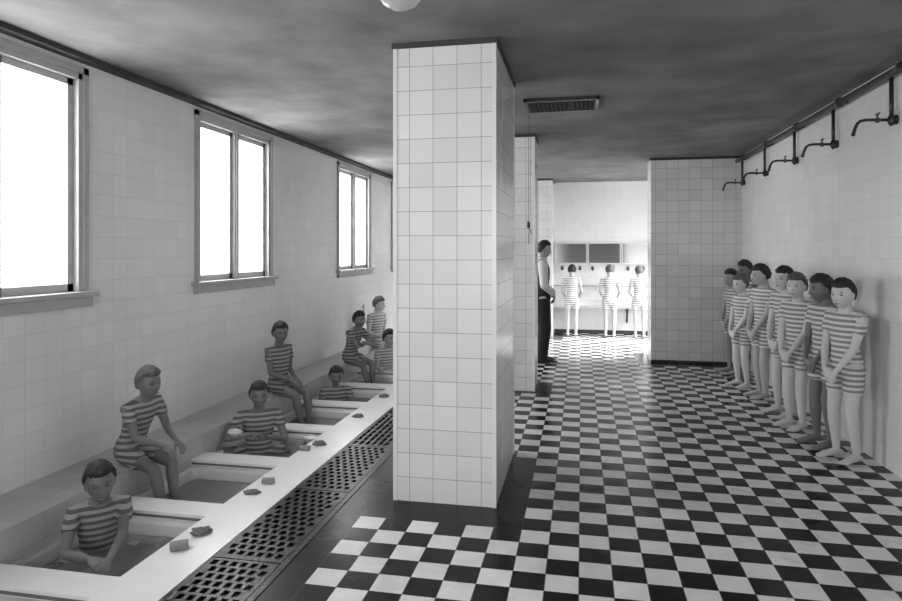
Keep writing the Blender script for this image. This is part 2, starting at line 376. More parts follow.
for k, n in enumerate(NT):
    t = empty('sunken_bathtub', ((TX0 + TX1) / 2, n + TW / 2, -.36), 0,
              'white sunken bathtub, %s of the row, %s' % (ORD[k], TUBBY[k]), 'bathtub', 'sunken bathtubs in a row')
    hx, hy = (TX1 - TX0) / 2, TW / 2
    loops = [(0, .02, .31), (.001, .02, .318), (.035, .03, .318), (.045, .05, .30), (.075, .07, .08), (.10, .09, .03), (.16, .1, .0)]
    outer = [(.15, .1, -.02), (.04, .07, .05), (.0, .02, .30)]
    bm = bmesh.new(); rg = []
    for ins, r, z in loops + outer:
        rg.append([bm.verts.new((x, y, z)) for x, y in rrect(-hx + ins, hx - ins, -hy + ins, hy - ins, r)])
    # loops: inside from top lip down to bottom ; then outside back up
    m = len(rg[0])
    def bridge(a, b):
        for i in range(m): bm.faces.new((a[i], a[(i + 1) % m], b[(i + 1) % m], b[i]))
    for a, b in zip(rg[:len(loops)], rg[1:len(loops)]): bridge(a, b)
    bm.faces.new(rg[len(loops) - 1])
    bm.faces.new(rg[len(loops)])
    bridge(rg[len(loops)], rg[len(loops) + 1]); bridge(rg[len(loops) + 1], rg[len(loops) + 2]); bridge(rg[len(loops) + 2], rg[0])
    obj('basin', bm, M_enamel, t, smooth=False)
    bm = bmesh.new(); bx(bm, -hx + .01, hx - .03, hy - .004, hy + .0, .325, .341); obj('overflow_slot', bm, M_seam, t)
    bm = bmesh.new()
    wl = .24
    lp = [bm.verts.new((x, y, wl)) for x, y in rrect(-hx + .062, hx - .062, -hy + .062, hy - .062, .06)]
    lq = [bm.verts.new((x, y, wl - .004)) for x, y in rrect(-hx + .062, hx - .062, -hy + .062, hy - .062, .06)]
    for i in range(m): bm.faces.new((lp[i], lp[(i + 1) % m], lq[(i + 1) % m], lq[i]))
    bm.faces.new(lp); bm.faces.new(lq[::-1])
    o = obj('bath_water', bm, M_water, None, loc=t.location); tag(o, 'still grey bath water in the %s tub from the foreground' % ORD[k], 'water', 'bath water in the tubs', 'stuff')

# ------------------------------------------------------------------ drain channel and grates
bm = bmesh.new(); bx(bm, -1.895, -1.50, YB, YF, -.30, -.14); tag(obj('trim_3', bm, M_pit), kind='structure')
bm = bmesh.new(); bx(bm, -1.50, -1.46, YB, YF, -.30, .004, bev=.003); tag(obj('trim_4', bm, M_iron), kind='structure')
GX0, GX1 = -1.888, -1.506
def grate(y0, y1, slots, label):
    t = empty('drain_grate', ((GX0 + GX1) / 2, (y0 + y1) / 2, 0), 0, label, 'drain grate', 'cast iron grates along the tubs')
    hw = (GX1 - GX0) / 2; hl = (y1 - y0) / 2 - .004; bm = bmesh.new(); z0, z1 = -.014, 0.0
    bx(bm, -hw, hw, -hl, -hl + .022, z0, z1); bx(bm, -hw, hw, hl - .022, hl, z0, z1)
    Lh = 2 * hl - .044
    px, hxw = .0545, .032
    n = max(1, int(Lh / (.105 if slots else .065))); pitch = Lh / n; bar = .020 if not slots else .016
    for r in range(n):
        y = -hl + .022 + r * pitch
        bx(bm, -hw, hw, y, y + bar, z0, z1)
        off = 0 if (slots or r % 2) else px / 2
        x = -hw; c = -hw + .026 + off - px
        while True:
            c += px
            h0 = c; h1 = c + hxw
            if h1 > hw - .012: break
            if h0 < -hw + .012: continue
            bx(bm, x, h0, y + bar, y + pitch, z0, z1); x = h1
        bx(bm, x, hw, y + bar, y + pitch, z0, z1)
    obj('plate', bm, M_iron, t)
    bm = bmesh.new()
    for s in (-1, 1): bx(bm, s * (hw - .03) - .008, s * (hw - .03) + .008, -hl + .02, hl - .02, -.14, z0)
    obj('bearer', bm, M_pit, t)
GL = ['with staggered square holes, nearest the viewer', 'with staggered square holes, lit at the joint by the nearer soap bars', 'with staggered square holes, wet and shining left of the pillar foot', 'with long slots, beside the pillar',
      'with long slots, hidden behind the pillar', 'with long slots, far behind the pillar', 'with long slots, near the far end', 'with long slots, at the far wall', 'with long slots, second from the far wall']
gy = [1.10, 2.08, 3.06, 4.05, 5.03, 6.05, 7.07, 8.09, 9.11, 10.13, 11.15, YF]
for i, (a, b) in enumerate(zip(gy, gy[1:])):
    lab = ['iron grate with square holes nearest the viewer, outside the bottom of the picture',
           'iron grate with square holes cut by the bottom edge of the picture',
           'iron grate with square holes, darkest of them, in the middle of the visible run',
           'wet iron grate with square holes, shining just left of the pillar foot',
           'iron grate with long slots passing behind the left edge of the big pillar'][i] if i < 5 else 'dark iron grate with long slots, %s from the far wall end' % ORD[10 - i].replace('nearest', 'first')
    grate(a, b, i >= 4, lab)

# ------------------------------------------------------------------ ceiling vent, pull cord, pendant lamp
t = empty('ceiling_vent', (-.17, 5.89, ZC), 0, 'dark rectangular grille set in the ceiling behind the big pillar', 'ceiling vent')
bm = bmesh.new(); W2, H2 = .325, .235
bx(bm, -W2, W2, -H2, -H2 + .03, -.03, 0); bx(bm, -W2, W2, H2 - .03, H2, -.03, 0); bx(bm, -W2, -W2 + .03, -H2, H2, -.03, 0); bx(bm, W2 - .03, W2, -H2, H2, -.03, 0)
obj('vent_frame', bm, M_pipe, t)
bm = bmesh.new(); bx(bm, -W2 + .03, W2 - .03, -H2 + .03, H2 - .03, -.006, -.001); obj('backing', bm, M_pit, t)
bm = bmesh.new()
for k in range(16): bx(bm, -W2 + .04 + k * .038, -W2 + .046 + k * .038, -H2 + .03, H2 - .03, -.022, -.008)
for k in range(7): bx(bm, -W2 + .03, W2 - .03, -.17 + k * .055, -.164 + k * .055, -.026, -.010)
obj('grille', bm, M_pit, t)
t = empty('pull_cord', (-.485, 6.09, 1.66), 0, 'thin cord with a dark pull handle hanging from the ceiling vent', 'pull cord')
bm = bmesh.new(); tube(bm, [(0, 0, .2), (0, 0, 1.215)], .0022, 6); tube(bm, [(.018, .0, .28), (.02, 0, 1.215)], .0016, 6); obj('cord', bm, M_pipe, t)
bm = bmesh.new(); lathe(bm, [(.004, .215), (.016, .2), (.018, .17), (.012, .155), (.005, .15)], seg=12); tube(bm, [(0, 0, .15), (.018, 0, .13), (.03, 0, .09)], .004, 8); obj('handle', bm, M_pipe, t, True)
bm = bmesh.new(); lathe(bm, [(.003, .15), (.006, .13), (.009, .02), (.006, 0)], seg=10); obj('weight', bm, M_frame, t, True)
t = empty('pendant_lamp', (-.67, 2.35, ZC - .035), 0, 'clear glass globe of a ceiling lamp cut off by the top edge', 'lamp')
bm = bmesh.new(); lathe(bm, [(.045, 0), (.045, -.012), (.018, -.03), (.012, -.05)][::-1]); tube(bm, [(0, 0, -.05), (0, 0, -.15)], .006, 8); lathe(bm, [(.022, -.215), (.03, -.2), (.028, -.16), (.012, -.14)]); obj('stem', bm, M_brass, t, True)
bm = bmesh.new(); lathe(bm, [(.028, -.2), (.06, -.215), (.085, -.245), (.095, -.285), (.088, -.325), (.062, -.36), (.03, -.377), (.004, -.382)], seg=32); obj('glass_globe', bm, glass_mat('globe glass', .9, .25, .12, diff=.35, dv=.9), t, True)

# ------------------------------------------------------------------ shower pipe and shower arms on the right wall
t = empty('water_pipe', (2.13, 3.3, 2.845), 0, 'long dark supply pipe under the ceiling along the right wall', 'pipe')
bm = bmesh.new(); tube(bm, [(0, -5.5, 0), (0, 6.30, 0)], .026, 14); obj('pipe_run', bm, M_pipe, t, True)
for y in [.5 + 1.08 * k for k in range(-3, 6)]:
    bm = bmesh.new(); lathe(bm, [(.028, y - .02), (.038, y - .018), (.038, y + .018), (.028, y + .02)], axis='y', seg=16)
    bx(bm, 0, .065, y - .01, y + .01, -.012, .012); obj('pipe_bracket', bm, M_pipe, t)
SHL = ['closest to the far partition', 'second from the far partition', 'third from the far partition', 'fourth from the far partition', 'at the right edge of the view']
for i, y in enumerate((9.45, 8.35, 7.25, 6.20, 5.12)):
    t = empty('shower_arm', (XR, y, 2.53), 0, 'dark shower arm on the right wall, %s' % SHL[i], 'shower', 'shower arms along the right wall')
    bm = bmesh.new(); tube(bm, [(-.035, 0, .30), (-.035, 0, .12), (-.035, 0, .0)], .015, 12); obj('drop_pipe', bm, M_pipe, t, True)
    bm = bmesh.new(); lathe(bm, [(.035, -.001), (.035, -.012), (.02, -.02), (.02, -.035)], axis='x', seg=16); ball(bm, (-.035, 0, 0), (.024, .03, .045)); obj('flange', bm, M_pipe, t, True)
    bm = bmesh.new(); tube(bm, [(-.035, 0, 0), (-.20, 0, .005), (-.235, 0, -.002), (-.255, 0, -.02), (-.27, 0, -.055), (-.285, 0, -.105)], [.011, .011, .011, .011, .012, .014], 12); obj('spout', bm, M_pipe, t, True)
    bm = bmesh.new(); ball(bm, (-.125, 0, 0), .02); tube(bm, [(-.125, 0, 0), (-.125, 0, .045)], .006, 8); vv = obj('valve', bm, M_brass, t, True)
    bm = bmesh.new(); tube(bm, [(-.125, -.03, .045), (-.125, .03, .045)], .007, 8); obj('lever', bm, M_brass, vv, True)
# short wall pipe near the far seated boys
t = empty('wall_tap_pipe', (XL, 9.65, .5), 0, 'short pale pipe on the left wall above the seated boys', 'pipe')
bm = bmesh.new(); tube(bm, [(.03, 0, 0), (.03, 0, .26)], .012, 10); bx(bm, 0, .03, -.008, .008, .05, .07); bx(bm, 0, .03, -.008, .008, .2, .22); obj('riser', bm, M_frame, t)

# ------------------------------------------------------------------ wash trough, taps and mirrors on the far wall
t = empty('wash_trough', (.85, YF - .17, 0), 0, 'long white wash trough on the far wall with boys standing at it', 'sink')
bm = bmesh.new()
prof = []
L0, L1 = -1.36, 1.33
sec = [(-.15, .66), (-.14, .665), (-.125, .655), (-.11, .60), (-.05, .56), (.06, .56), (.12, .60), (.13, .70), (.165, .70), (.165, .53), (.02, .50), (-.08, .51), (-.14, .56), (-.155, .62)]
a = [bm.verts.new((L0, y, z)) for y, z in sec]; b = [bm.verts.new((L1, y, z)) for y, z in sec]
for i in range(len(sec)): bm.faces.new((a[i], a[(i + 1) % len(sec)], b[(i + 1) % len(sec)], b[i]))
bm.faces.new(a); bm.faces.new(b[::-1])
for x in (L0, L1): bx(bm, x - .015, x + .015, -.15, .163, .52, .66)
obj('basin', bm, M_porc, t)
for x in (-1.1, 0, 1.1):
    bm = bmesh.new(); bx(bm, x - .02, x + .02, -.08, .165, .42, .52); tube(bm, [(x, -.05, .44), (x, .165, .28)], .012, 8); obj('bracket', bm, M_pipe, t)
bm = bmesh.new(); tube(bm, [(.0, 0, .52), (.0, 0, .3), (0, .03, .25), (0, .16, .25)], .02, 10); obj('waste_pipe', bm, M_pipe, t, True)
TX = [-.36, -.02, .22, .60, .88, 1.16]
for i, x in enumerate(TX):
    t = empty('wall_tap', (x, YF, 1.25), 0, 'small dark tap on the far wall above the trough, %s from the left' % ORD[i].replace('nearest', 'first'), 'tap', 'taps above the wash trough')
    bm = bmesh.new(); tube(bm, [(0, 0, 0), (0, -.07, 0), (0, -.095, -.015), (0, -.10, -.045)], [.014, .014, .013, .011], 10); lathe(bm, [(.03, -.001), (.03, -.012), (.016, -.02)], axis='y', seg=14); obj('spout', bm, M_pipe, t, True)
    bm = bmesh.new(); tube(bm, [(0, -.055, 0), (0, -.055, .04)], .007, 8); tube(bm, [(-.028, -.055, .042), (.028, -.055, .042)], .009, 8); obj('handle', bm, M_brass, t, True)
t = empty('supply_pipe', (.4, YF - .03, .92), 0, 'thin water pipe running along the far wall just above the trough', 'pipe')
bm = bmesh.new(); tube(bm, [(-.9, 0, 0), (1.7, 0, 0)], .009, 8)
for x in TX: tube(bm, [(x - .4 + .05, 0, 0), (x - .4 + .05, -.03, -.01), (x - .4 + .05, -.05, -.09)], .009, 8)
obj('pipe_run', bm, M_frame, t, True)
for x0, x1, lb in ((-.50, .11, 'left mirror of three on the far wall, above the leftmost washing boy'), (.135, .74, 'middle mirror of three on the far wall, reflecting pale wall'), (.765, 1.36, 'right mirror of three on the far wall, the brightest, beside the partition')):
    t = empty('wall_mirror', ((x0 + x1) / 2, YF - .05, 1.345), 0, lb, 'mirror', 'mirrors on the far wall'); t.rotation_euler.x = R(-6)
    h = (x1 - x0) / 2
    bm = bmesh.new(); bx(bm, -h + .012, h - .012, -.016, -.010, .012, .39); obj('mirror_glass', bm, M_mirror, t)
    bm = bmesh.new(); bx(bm, -h, h, -.01, 0, 0, .402); bx(bm, -h, h, -.02, 0, 0, .014); bx(bm, -h, h, -.02, 0, .388, .402); bx(bm, -h, -h + .014, -.02, 0, 0, .402); bx(bm, h - .014, h, -.02, 0, 0, .402); obj('mirror_frame', bm, M_porc, t)

# ------------------------------------------------------------------ soap and sponges on the tub rim
rnd = random.Random(4)
def soap(x, y, rz, z, label, s=1.):
    bm = bmesh.new(); bx(bm, -.042 * s, .042 * s, -.028 * s, .028 * s, 0, .034 * s, bev=.009 * s)
    for v in bm.verts: v.co += Vector((noise.noise(v.co * 30), noise.noise(v.co * 30 + Vector((5, 0, 0))), 0)) * .006
    o = obj('soap_bar', bm, M_soap, None, True, (x, y, z)); o.rotation_euler = (0, 0, rz); return tag(o, label, 'soap', 'soap bars on the tub rim')
def sponge(x, y, rz, label, fl=1.):
    bm = bmesh.new(); bmesh.ops.create_icosphere(bm, subdivisions=4, radius=1)
    for v in bm.verts:
        d = v.co.copy(); n = noise.noise(d * 2.2 + Vector((x * 9, y * 7, 0))) * .45 + noise.noise(d * 5 + Vector((y * 3, 0, 0))) * .2
        v.co = Vector((d.x * .052 * (1 + n), d.y * .034 * (1 + n), max(0, (d.z * .022 * fl * (1 + 1.5 * n) + .014 * fl))))
    o = obj('bath_sponge', bm, M_sponge, None, True, (x, y, 0)); o.rotation_euler = (0, 0, rz); return tag(o, label, 'sponge', 'sponges on the tub rim')
soap(-2.11, 3.10, R(35), 0, 'grey soap bar on the rim beside the nearest bathing boy', 1.15)
sponge(-2.10, 3.29, R(40), 'crumpled sponge just behind the nearest soap bar on the rim')
sponge(-2.125, 3.91, R(10), 'flat torn sponge on the rim beside the second seated boy', .55)
soap(-2.11, 4.10, R(10), 0, 'grey soap bar on the rim level with the grate joint, second nearest')
soap(-2.17, 4.84, R(5), 0, 'grey soap bar on the rim beside the boy leaning on his elbow')
sponge(-2.11, 4.99, R(30), 'sponge on the rim right of the third soap bar', .9)
sponge(-2.10, 5.90, R(10), 'flattened sponge on the rim below the slim upright boy', .8)
sponge(-2.11, 6.76, R(20), 'farthest visible sponge on the rim, by the left edge of the pillar', 1.)

# ------------------------------------------------------------------ people
def head_point(d, s):
    x, y, z = d
    px, py, pz = .074 * x, .094 * y, .112 * z
    if z < 0:
        k = (-z) ** 1.4; px *= 1 - .34 * k
        if y < 0: py *= 1 - .35 * min(1, -z * 1.2)
        else: py += .006 * k
    if y > 0: py *= .94
    if y > .1:
        g = lambda cx, cz, wx, wz: math.exp(-((px - cx) / wx) ** 2 - ((pz - cz) / wz) ** 2)
        py += .025 * g(0, -.024, .012, .015) + .010 * g(0, .0, .008, .018)
        py -= .013 * (g(.030, .006, .015, .011) + g(-.030, .006, .015, .011))
        py += .005 * (g(.028, .026, .024, .009) + g(-.028, .026, .024, .009))
        py += .008 * g(0, -.056, .020, .006) + .006 * g(0, -.067, .016, .006) - .003 * g(0, -.0605, .02, .003)
        py += .008 * g(0, -.09, .020, .014)
        py += .004 * (g(.04, -.025, .02, .02) + g(-.04, -.025, .02, .02))
    return Vector((px, py, pz)) * s
def head_sphere(bm, M, s, fn, nu=56, nv=42):
    top = None; rows = []
    for j in range(1, nv):
        ph = math.pi * j / nv; row = []
        for i in range(nu):
            th = 2 * math.pi * i / nu; d = Vector((math.sin(ph) * math.sin(th), math.sin(ph) * math.cos(th), math.cos(ph)))
            row.append(bm.verts.new(M @ fn(d)))
        rows.append(row)
    t = bm.verts.new(M @ fn(Vector((0, 0, 1)))); b = bm.verts.new(M @ fn(Vector((0, 0, -1))))
    for a, c in zip(rows, rows[1:]):
        for i in range(nu): bm.faces.new((a[i], c[i], c[(i + 1) % nu], a[(i + 1) % nu]))
    for i in range(nu):
        bm.faces.new((t, rows[0][i], rows[0][(i + 1) % nu])); bm.faces.new((b, rows[-1][(i + 1) % nu], rows[-1][i]))
def ik(a, t, l1, l2, pole):
    d = t - a; L = min(d.length, (l1 + l2) * .995); L = max(L, abs(l1 - l2) + .01); n = d.normalized(); t = a + n * L
    c = (l1 * l1 - l2 * l2 + L * L) / (2 * L); h = math.sqrt(max(0, l1 * l1 - c * c))
    p = pole - n * pole.dot(n); p.normalize()
    return a + n * c + p * h, t
def V(*a): return Vector(a)
def hand(bm, wr, d, nrm, H, side, curl=.5, spread=.12):
    """palm + four fingers + thumb. d: finger direction, nrm: palm-facing normal, side: +1 when the thumb is towards +cross"""
    d = d.normalized(); nrm = (nrm - d * nrm.dot(d)).normalized(); s = d.cross(nrm).normalized() * side
    k = H / 1.4; pl = .068 * k; pw = .030 * k
    up = nrm
    tube(bm, [wr - d * .012 * k, wr + d * .012 * k, wr + d * .035 * k, wr + d * pl], [.017 * k, .022 * k, pw, pw * .95], 14, flat=[.014 * k, .014 * k, .013 * k, .011 * k], up=up, round_ends=False)
    for i, (o, ln) in enumerate(((.75, .88), (.27, 1.), (-.22, .93), (-.68, .74))):
        b = wr + d * (pl - .012 * k) + s * pw * o; f = (d + s * spread * o).normalized(); L = .066 * k * ln
        pts = [b]; ang = 0; cu = curl * (1 + .12 * i)
        cur = b + f * .012 * k; pts.append(cur)
        for j, seg in enumerate((.44, .32, .26)):
            ang += cu * (.55 if j == 0 else .75)
            cur = cur + (f * math.cos(ang) + nrm * math.sin(ang)) * L * seg; pts.append(cur)
        tube(bm, pts, [.0082 * k, .0085 * k, .0078 * k, .0070 * k, .0060 * k], 10, up=s, round_ends=True)
    b = wr + d * .018 * k + s * pw * .6; f = (d * .75 + s * .75 + nrm * .35).normalized()
    p1 = b + f * .028 * k; p2 = p1 + (f * .7 + d * .5 + nrm * .2).normalized() * .024 * k; p3 = p2 + (d * .9 + nrm * .4 + f * .2).normalized() * .02 * k
    tube(bm, [b, p1, p2, p3], [.0125 * k, .0100 * k, .0088 * k, .0072 * k], 10, round_ends=True)
def foot(bm, ank, fw, H, pitch=0.):
    k = H / 1.4; fw = fw.normalized(); up = V(0, 0, 1); side = fw.cross(up).normalized()
    if pitch:
        q = Matrix.Rotation(pitch, 3, side); fw = q @ fw; up = q @ up
    h = .052 * k
    P = lambda f, z: ank + fw * f * k + up * (z * k - h)
    tube(bm, [P(-.052, .020), P(-.035, .026), P(.0, .034), (P(.05, .028)), P(.10, .019), P(.135, .014)],
         [.016 * k, .026 * k, .029 * k, .032 * k, .037 * k, .033 * k], 16, flat=[.016 * k, .025 * k, .033 * k, .027 * k, .018 * k, .012 * k], up=up, round_ends=True)
    for i, (o, r, l) in enumerate(((-.026, .0125, .168), (-.008, .0092, .168), (.006, .0086, .162), (.018, .0080, .154), (.029, .0076, .145))):
        sd = side * o * k * foot.side
        tube(bm, [P(.12, .011) + sd, P(l, .009) + sd], [r * k, r * .85 * k], 8, round_ends=True)
foot.side = 1
RINGS = [(-.062, .040, .040, 0), (-.035, .074, .055, -.004), (-.005, .086, .060, -.006), (.03, .084, .056, -.002), (.08, .070, .048, .004), (.13, .073, .050, .004),
         (.18, .086, .056, .002), (.225, .094, .055, 0), (.258, .094, .046, -.004), (.280, .072, .038, -.006), (.300, .040, .031, -.006), (.325, .031, .030, -.003), (.35, .030, .030, .002)]
def person(loc, yaw, H, label, pel, hands, feet, lean=0, hunch=0, head=(0, 0, 0), skin=None, hairm=None, suit=None, vox=.0055, hs=1.,
           elbow=None, knee=None, outfit='costume', hdir=(None, None), hn=(None, None), curl=.5, side_lean=0., group=None, foot_pitch=0., fdir=(0, 0), slim=1., girth=1.):
    """local frame: x = the body's right, y = forward, z up; all in metres"""
    skin = skin or M_skin; hairm = hairm or M_hair; suit = suit or M_suit
    t = empty('person', loc, yaw, label, 'person', group)
    pel = Vector(pel)
    # spine frames
    def spine(u):                                    # u in units of H from the hip level
        p = pel.copy(); n = 24; a = lean
        st = u / n
        for i in range(n):
            f = min(1, max(0, (st * (i + .5)) / .28)); a = lean + hunch * f
            p += V(math.sin(side_lean), math.sin(a), math.cos(a) * math.cos(side_lean)).normalized() * st * H
        return p, V(0, math.sin(a), math.cos(a))
    def torso(bmx, rows, inf):
        pts, ra, fl = [], [], []
        for u, rx, ry, oy in rows:
            if u >= 0: p, dd = spine(u)
            else: p = pel + V(0, math.sin(lean * .5), math.cos(lean * .5)) * u * H; dd = V(0, math.sin(lean), math.cos(lean))
            nn = V(0, math.cos(math.asin(max(-1, min(1, dd.y)))), -dd.y)
            pts.append(p + nn * oy * H); ra.append(rx * H * girth + inf); fl.append(ry * H * girth + inf)
        tube(bmx, pts, ra, 28, flat=fl, up=V(0, 1, .001))
    sp, sd = spine(.262)
    jl = {}
    for s, nm in ((1, 'R'), (-1, 'L')):
        i = 0 if s > 0 else 1
        sh = sp + V(s * .108 * H * girth, -.004 * H, 0)
        e, wr = ik(sh, Vector(hands[i]), .168 * H, .150 * H, Vector(elbow[i]) if elbow else V(s * .5, -1, -.3))
        hp = pel + V(s * .052 * H, 0, -.005 * H)
        an = Vector(feet[i]); k, an = ik(hp, an, .238 * H, .235 * H, Vector(knee[i]) if knee else V(0, 1, .1))
        jl[nm] = (sh, e, wr, hp, k, an)
    g = girth
    bmb = bmesh.new(); torso(bmb, RINGS, 0)
    for s, nm in ((1, 'R'), (-1, 'L')):
        i = 0 if s > 0 else 1
        sh, e, wr, hp, k, an = jl[nm]; L = lambda a, b, f: a.lerp(b, f)
        tube(bmb, [sp + V(s * .05 * H, -.006 * H, .006 * H), sh + V(0, 0, .0)], [.026 * H, .029 * H], 14, round_ends=True)
        tube(bmb, [sh, L(sh, e, .3), L(sh, e, .65), e], [.0295 * H * g, .0275 * H * g, .0235 * H * g, .0205 * H], 16, round_ends=True)
        tube(bmb, [e, L(e, wr, .25), L(e, wr, .6), wr], [.0205 * H, .0220 * H * g, .0175 * H, .0128 * H], 16, round_ends=True)
        tube(bmb, [hp, L(hp, k, .3), L(hp, k, .7), k], [.050 * H * g, .0485 * H * g, .0375 * H * g, .0325 * H], 20, round_ends=True)
        tube(bmb, [k, L(k, an, .3), L(k, an, .65), an], [.0318 * H, .0335 * H * g, .0245 * H, .0180 * H], 18, round_ends=True)
        ball(bmb, k + (k - (hp + an) / 2).normalized() * .006 * H, .028 * H)
        fa = fdir[i]; foot.side = s
        foot(bmb, an - V(0, 0, 0), V(math.sin(fa), math.cos(fa), 0), H, foot_pitch)
        hd = Vector(hdir[i]) if hdir[i] else (wr - e)
        nn = Vector(hn[i]) if hn[i] else V(-s, 0, .2)
        nn2 = (nn - hd.normalized() * nn.dot(hd.normalized())).normalized()
        # thumb side: pick the one pointing forward / inward
        cr = hd.normalized().cross(nn2); thumb = 1 if cr.dot(V(-s * .6, 1, .6)) > 0 else -1
        hand(bmb, wr, hd, nn, H, thumb, curl)
    # head
    hp_, hd_ = spine(.322); hk = .985 * hs * (H / 1.4) ** .5
    Rm = Euler((head[1], head[2], head[0]), 'YXZ').to_matrix().to_4x4()
    Rm = Matrix.Rotation(head[0], 4, 'Z') @ Matrix.Rotation(head[1], 4, 'X') @ Matrix.Rotation(head[2], 4, 'Y')
    hc = hp_ + Rm.to_3x3() @ V(0, .018, .095) * hk
    HM = Matrix.Translation(hc) @ Rm
    head_sphere(bmb, HM, hk, lambda d: head_point(d, hk))
    tube(bmb, [spine(.29)[0], hp_, HM @ (V(0, -.022, -.03) * hk)], [.036 * H, .031 * H, .033 * H], 16)
    for s in (-1, 1):
        bmE = (HM @ (V(s * .0745, -.008, -.008) * hk))
        ball(bmb, bmE, (.006 * hk, .017 * hk, .030 * hk), HM.to_3x3() @ Matrix.Rotation(s * .35, 3, 'Z'), 12)
    body = obj('body', remesh(bmb, vox, 2), skin, t, True)
    # hair
    sd_ = (loc[1] * 3.1) % 7
    def hairf(d):
        line = .60 - .95 * max(0, -d.y + .1) if d.y < .35 else .60
        line = .52 if d.y > .3 else (.52 - (.3 - d.y) * 1.25 if d.y > -.45 else -.42)
        line += .06 * noise.noise(d * 5 + V(sd_, 0, 0))
        p = head_point(d, hk)
        e = max(0, min(1, (d.z - line) / .10)); off = -.009 + .024 * (e ** .6) + (.007 * noise.noise(d * 7 + V(sd_, 2, 0)) + .003 * noise.noise(V(d.x * 30, d.y * 9, d.z * 9)) + .006 * max(0, d.z)) * e
        return p + d * off * hk
    bm = bmesh.new(); head_sphere(bm, HM, hk, hairf, 64, 48); obj('hair', bm, hairm, t, True)
    # eyes, brows and lips
    for s in (-1, 1):
        bm = bmesh.new(); q = head_point(V(s * .40, .91, .06).normalized(), hk)
        ball(bm, HM @ (V(s * .030 * hk, q.y + .0015 * hk, .005 * hk)), (.0135 * hk, .006 * hk, .0062 * hk), HM.to_3x3() @ Matrix.Rotation(-s * .3, 3, 'Z'), 12); obj('eye', bm, M_eye, t, True)
        bm = bmesh.new(); tube(bm, [HM @ (V(s * .014, q.y / hk + .012, .0225) * hk), HM @ (V(s * .03, q.y / hk + .0105, .0275) * hk), HM @ (V(s * .045, q.y / hk + .0, .0235) * hk)], [.0030 * hk, .0040 * hk, .0024 * hk], 8); obj('eyebrow', bm, hairm, t, True)
    bm = bmesh.new(); tube(bm, [HM @ (V(-.019, .088, -.0605) * hk), HM @ (V(0, .0985, -.0600) * hk), HM @ (V(.019, .088, -.0605) * hk)], [.0025 * hk, .0052 * hk, .0025 * hk], 8); obj('lips', bm, M_lip, t, True)
    # clothes
    if outfit == 'costume':
        bm = bmesh.new(); rows = [(-.075, .045, .045, 0)] + [r for r in RINGS if r[0] < .285] + [(.292, .054, .037, -.006)]
        torso(bm, rows, .011)
        for s, nm in ((1, 'R'), (-1, 'L')):
            sh, e, wr, hp, k, an = jl[nm]; L = lambda a, b, f: a.lerp(b, f)
            tube(bm, [sp + V(s * .05 * H, -.006 * H, .004 * H), sh, L(sh, e, .25), L(sh, e, .5)], [.028 * H + .008, .0295 * H * g + .009, .0285 * H * g + .008, .0265 * H * g + .008], 16)
            tube(bm, [hp, L(hp, k, .25), L(hp, k, .60)], [.050 * H * g + .009, .049 * H * g + .008, .042 * H * g + .008], 20)
        obj('bathing_costume', remesh(bm, .0065, 3), suit, t, True)
    else:
        bm = bmesh.new(); torso(bm, [(-.015, .09, .064, 0), (.01, .088, .064, 0)] + [r for r in RINGS if .01 < r[0] < .285], .022); bv = bm
        for s, nm in ((1, 'R'), (-1, 'L')):
            sh = jl[nm][0]; tube(bv, [sp + V(s * .05 * H, -.006 * H, .004 * H), sh], [.036 * H, .036 * H], 14)
        obj('waistcoat', remesh(bm, .009, 3), M_dark, t, True)
        bm = bmesh.new()
        for s, nm in ((1, 'R'), (-1, 'L')):
            sh, e, wr, hp, k, an = jl[nm]; tube(bm, [sh, sh.lerp(e, .5), e], [.040 * H, .036 * H, .031 * H], 16, round_ends=True); tube(bm, [e, e.lerp(wr, .9)], [.031 * H, .022 * H], 16, round_ends=True)
        tube(bm, [spine(.27)[0], spine(.315)[0]], [.045 * H, .036 * H], 16)
        obj('shirt', remesh(bm, .009, 3), M_shirt, t, True)
        bm = bmesh.new(); torso(bm, [(-.07, .05, .05, 0), (-.03, .085, .062, 0), (.03, .088, .062, 0), (.06, .082, .056, 0)], .014)
        for s, nm in ((1, 'R'), (-1, 'L')):
            sh, e, wr, hp, k, an = jl[nm]; tube(bm, [hp, k, an - V(0, 0, .02)], [.062 * H, .048 * H, .042 * H], 18)
        obj('trousers', remesh(bm, .009, 3), M_dark, t, True)
        for s, nm in ((1, 'R'), (-1, 'L')):
            an = jl[nm][5]; bm = bmesh.new(); foot.side = s; k_ = H / 1.4
            tube(bm, [an + V(0, -.08, -.035), an + V(0, 0, -.025), an + V(0, .09, -.035), an + V(0, .17, -.045), an + V(0, .2, -.05)], [.03, .042, .046, .046, .03], 16, flat=[.03, .045, .035, .025, .018], up=V(0, 0, 1), round_ends=True)
            obj('shoe', remesh(bm, .008, 2), M_shoe, t, True)
    return t

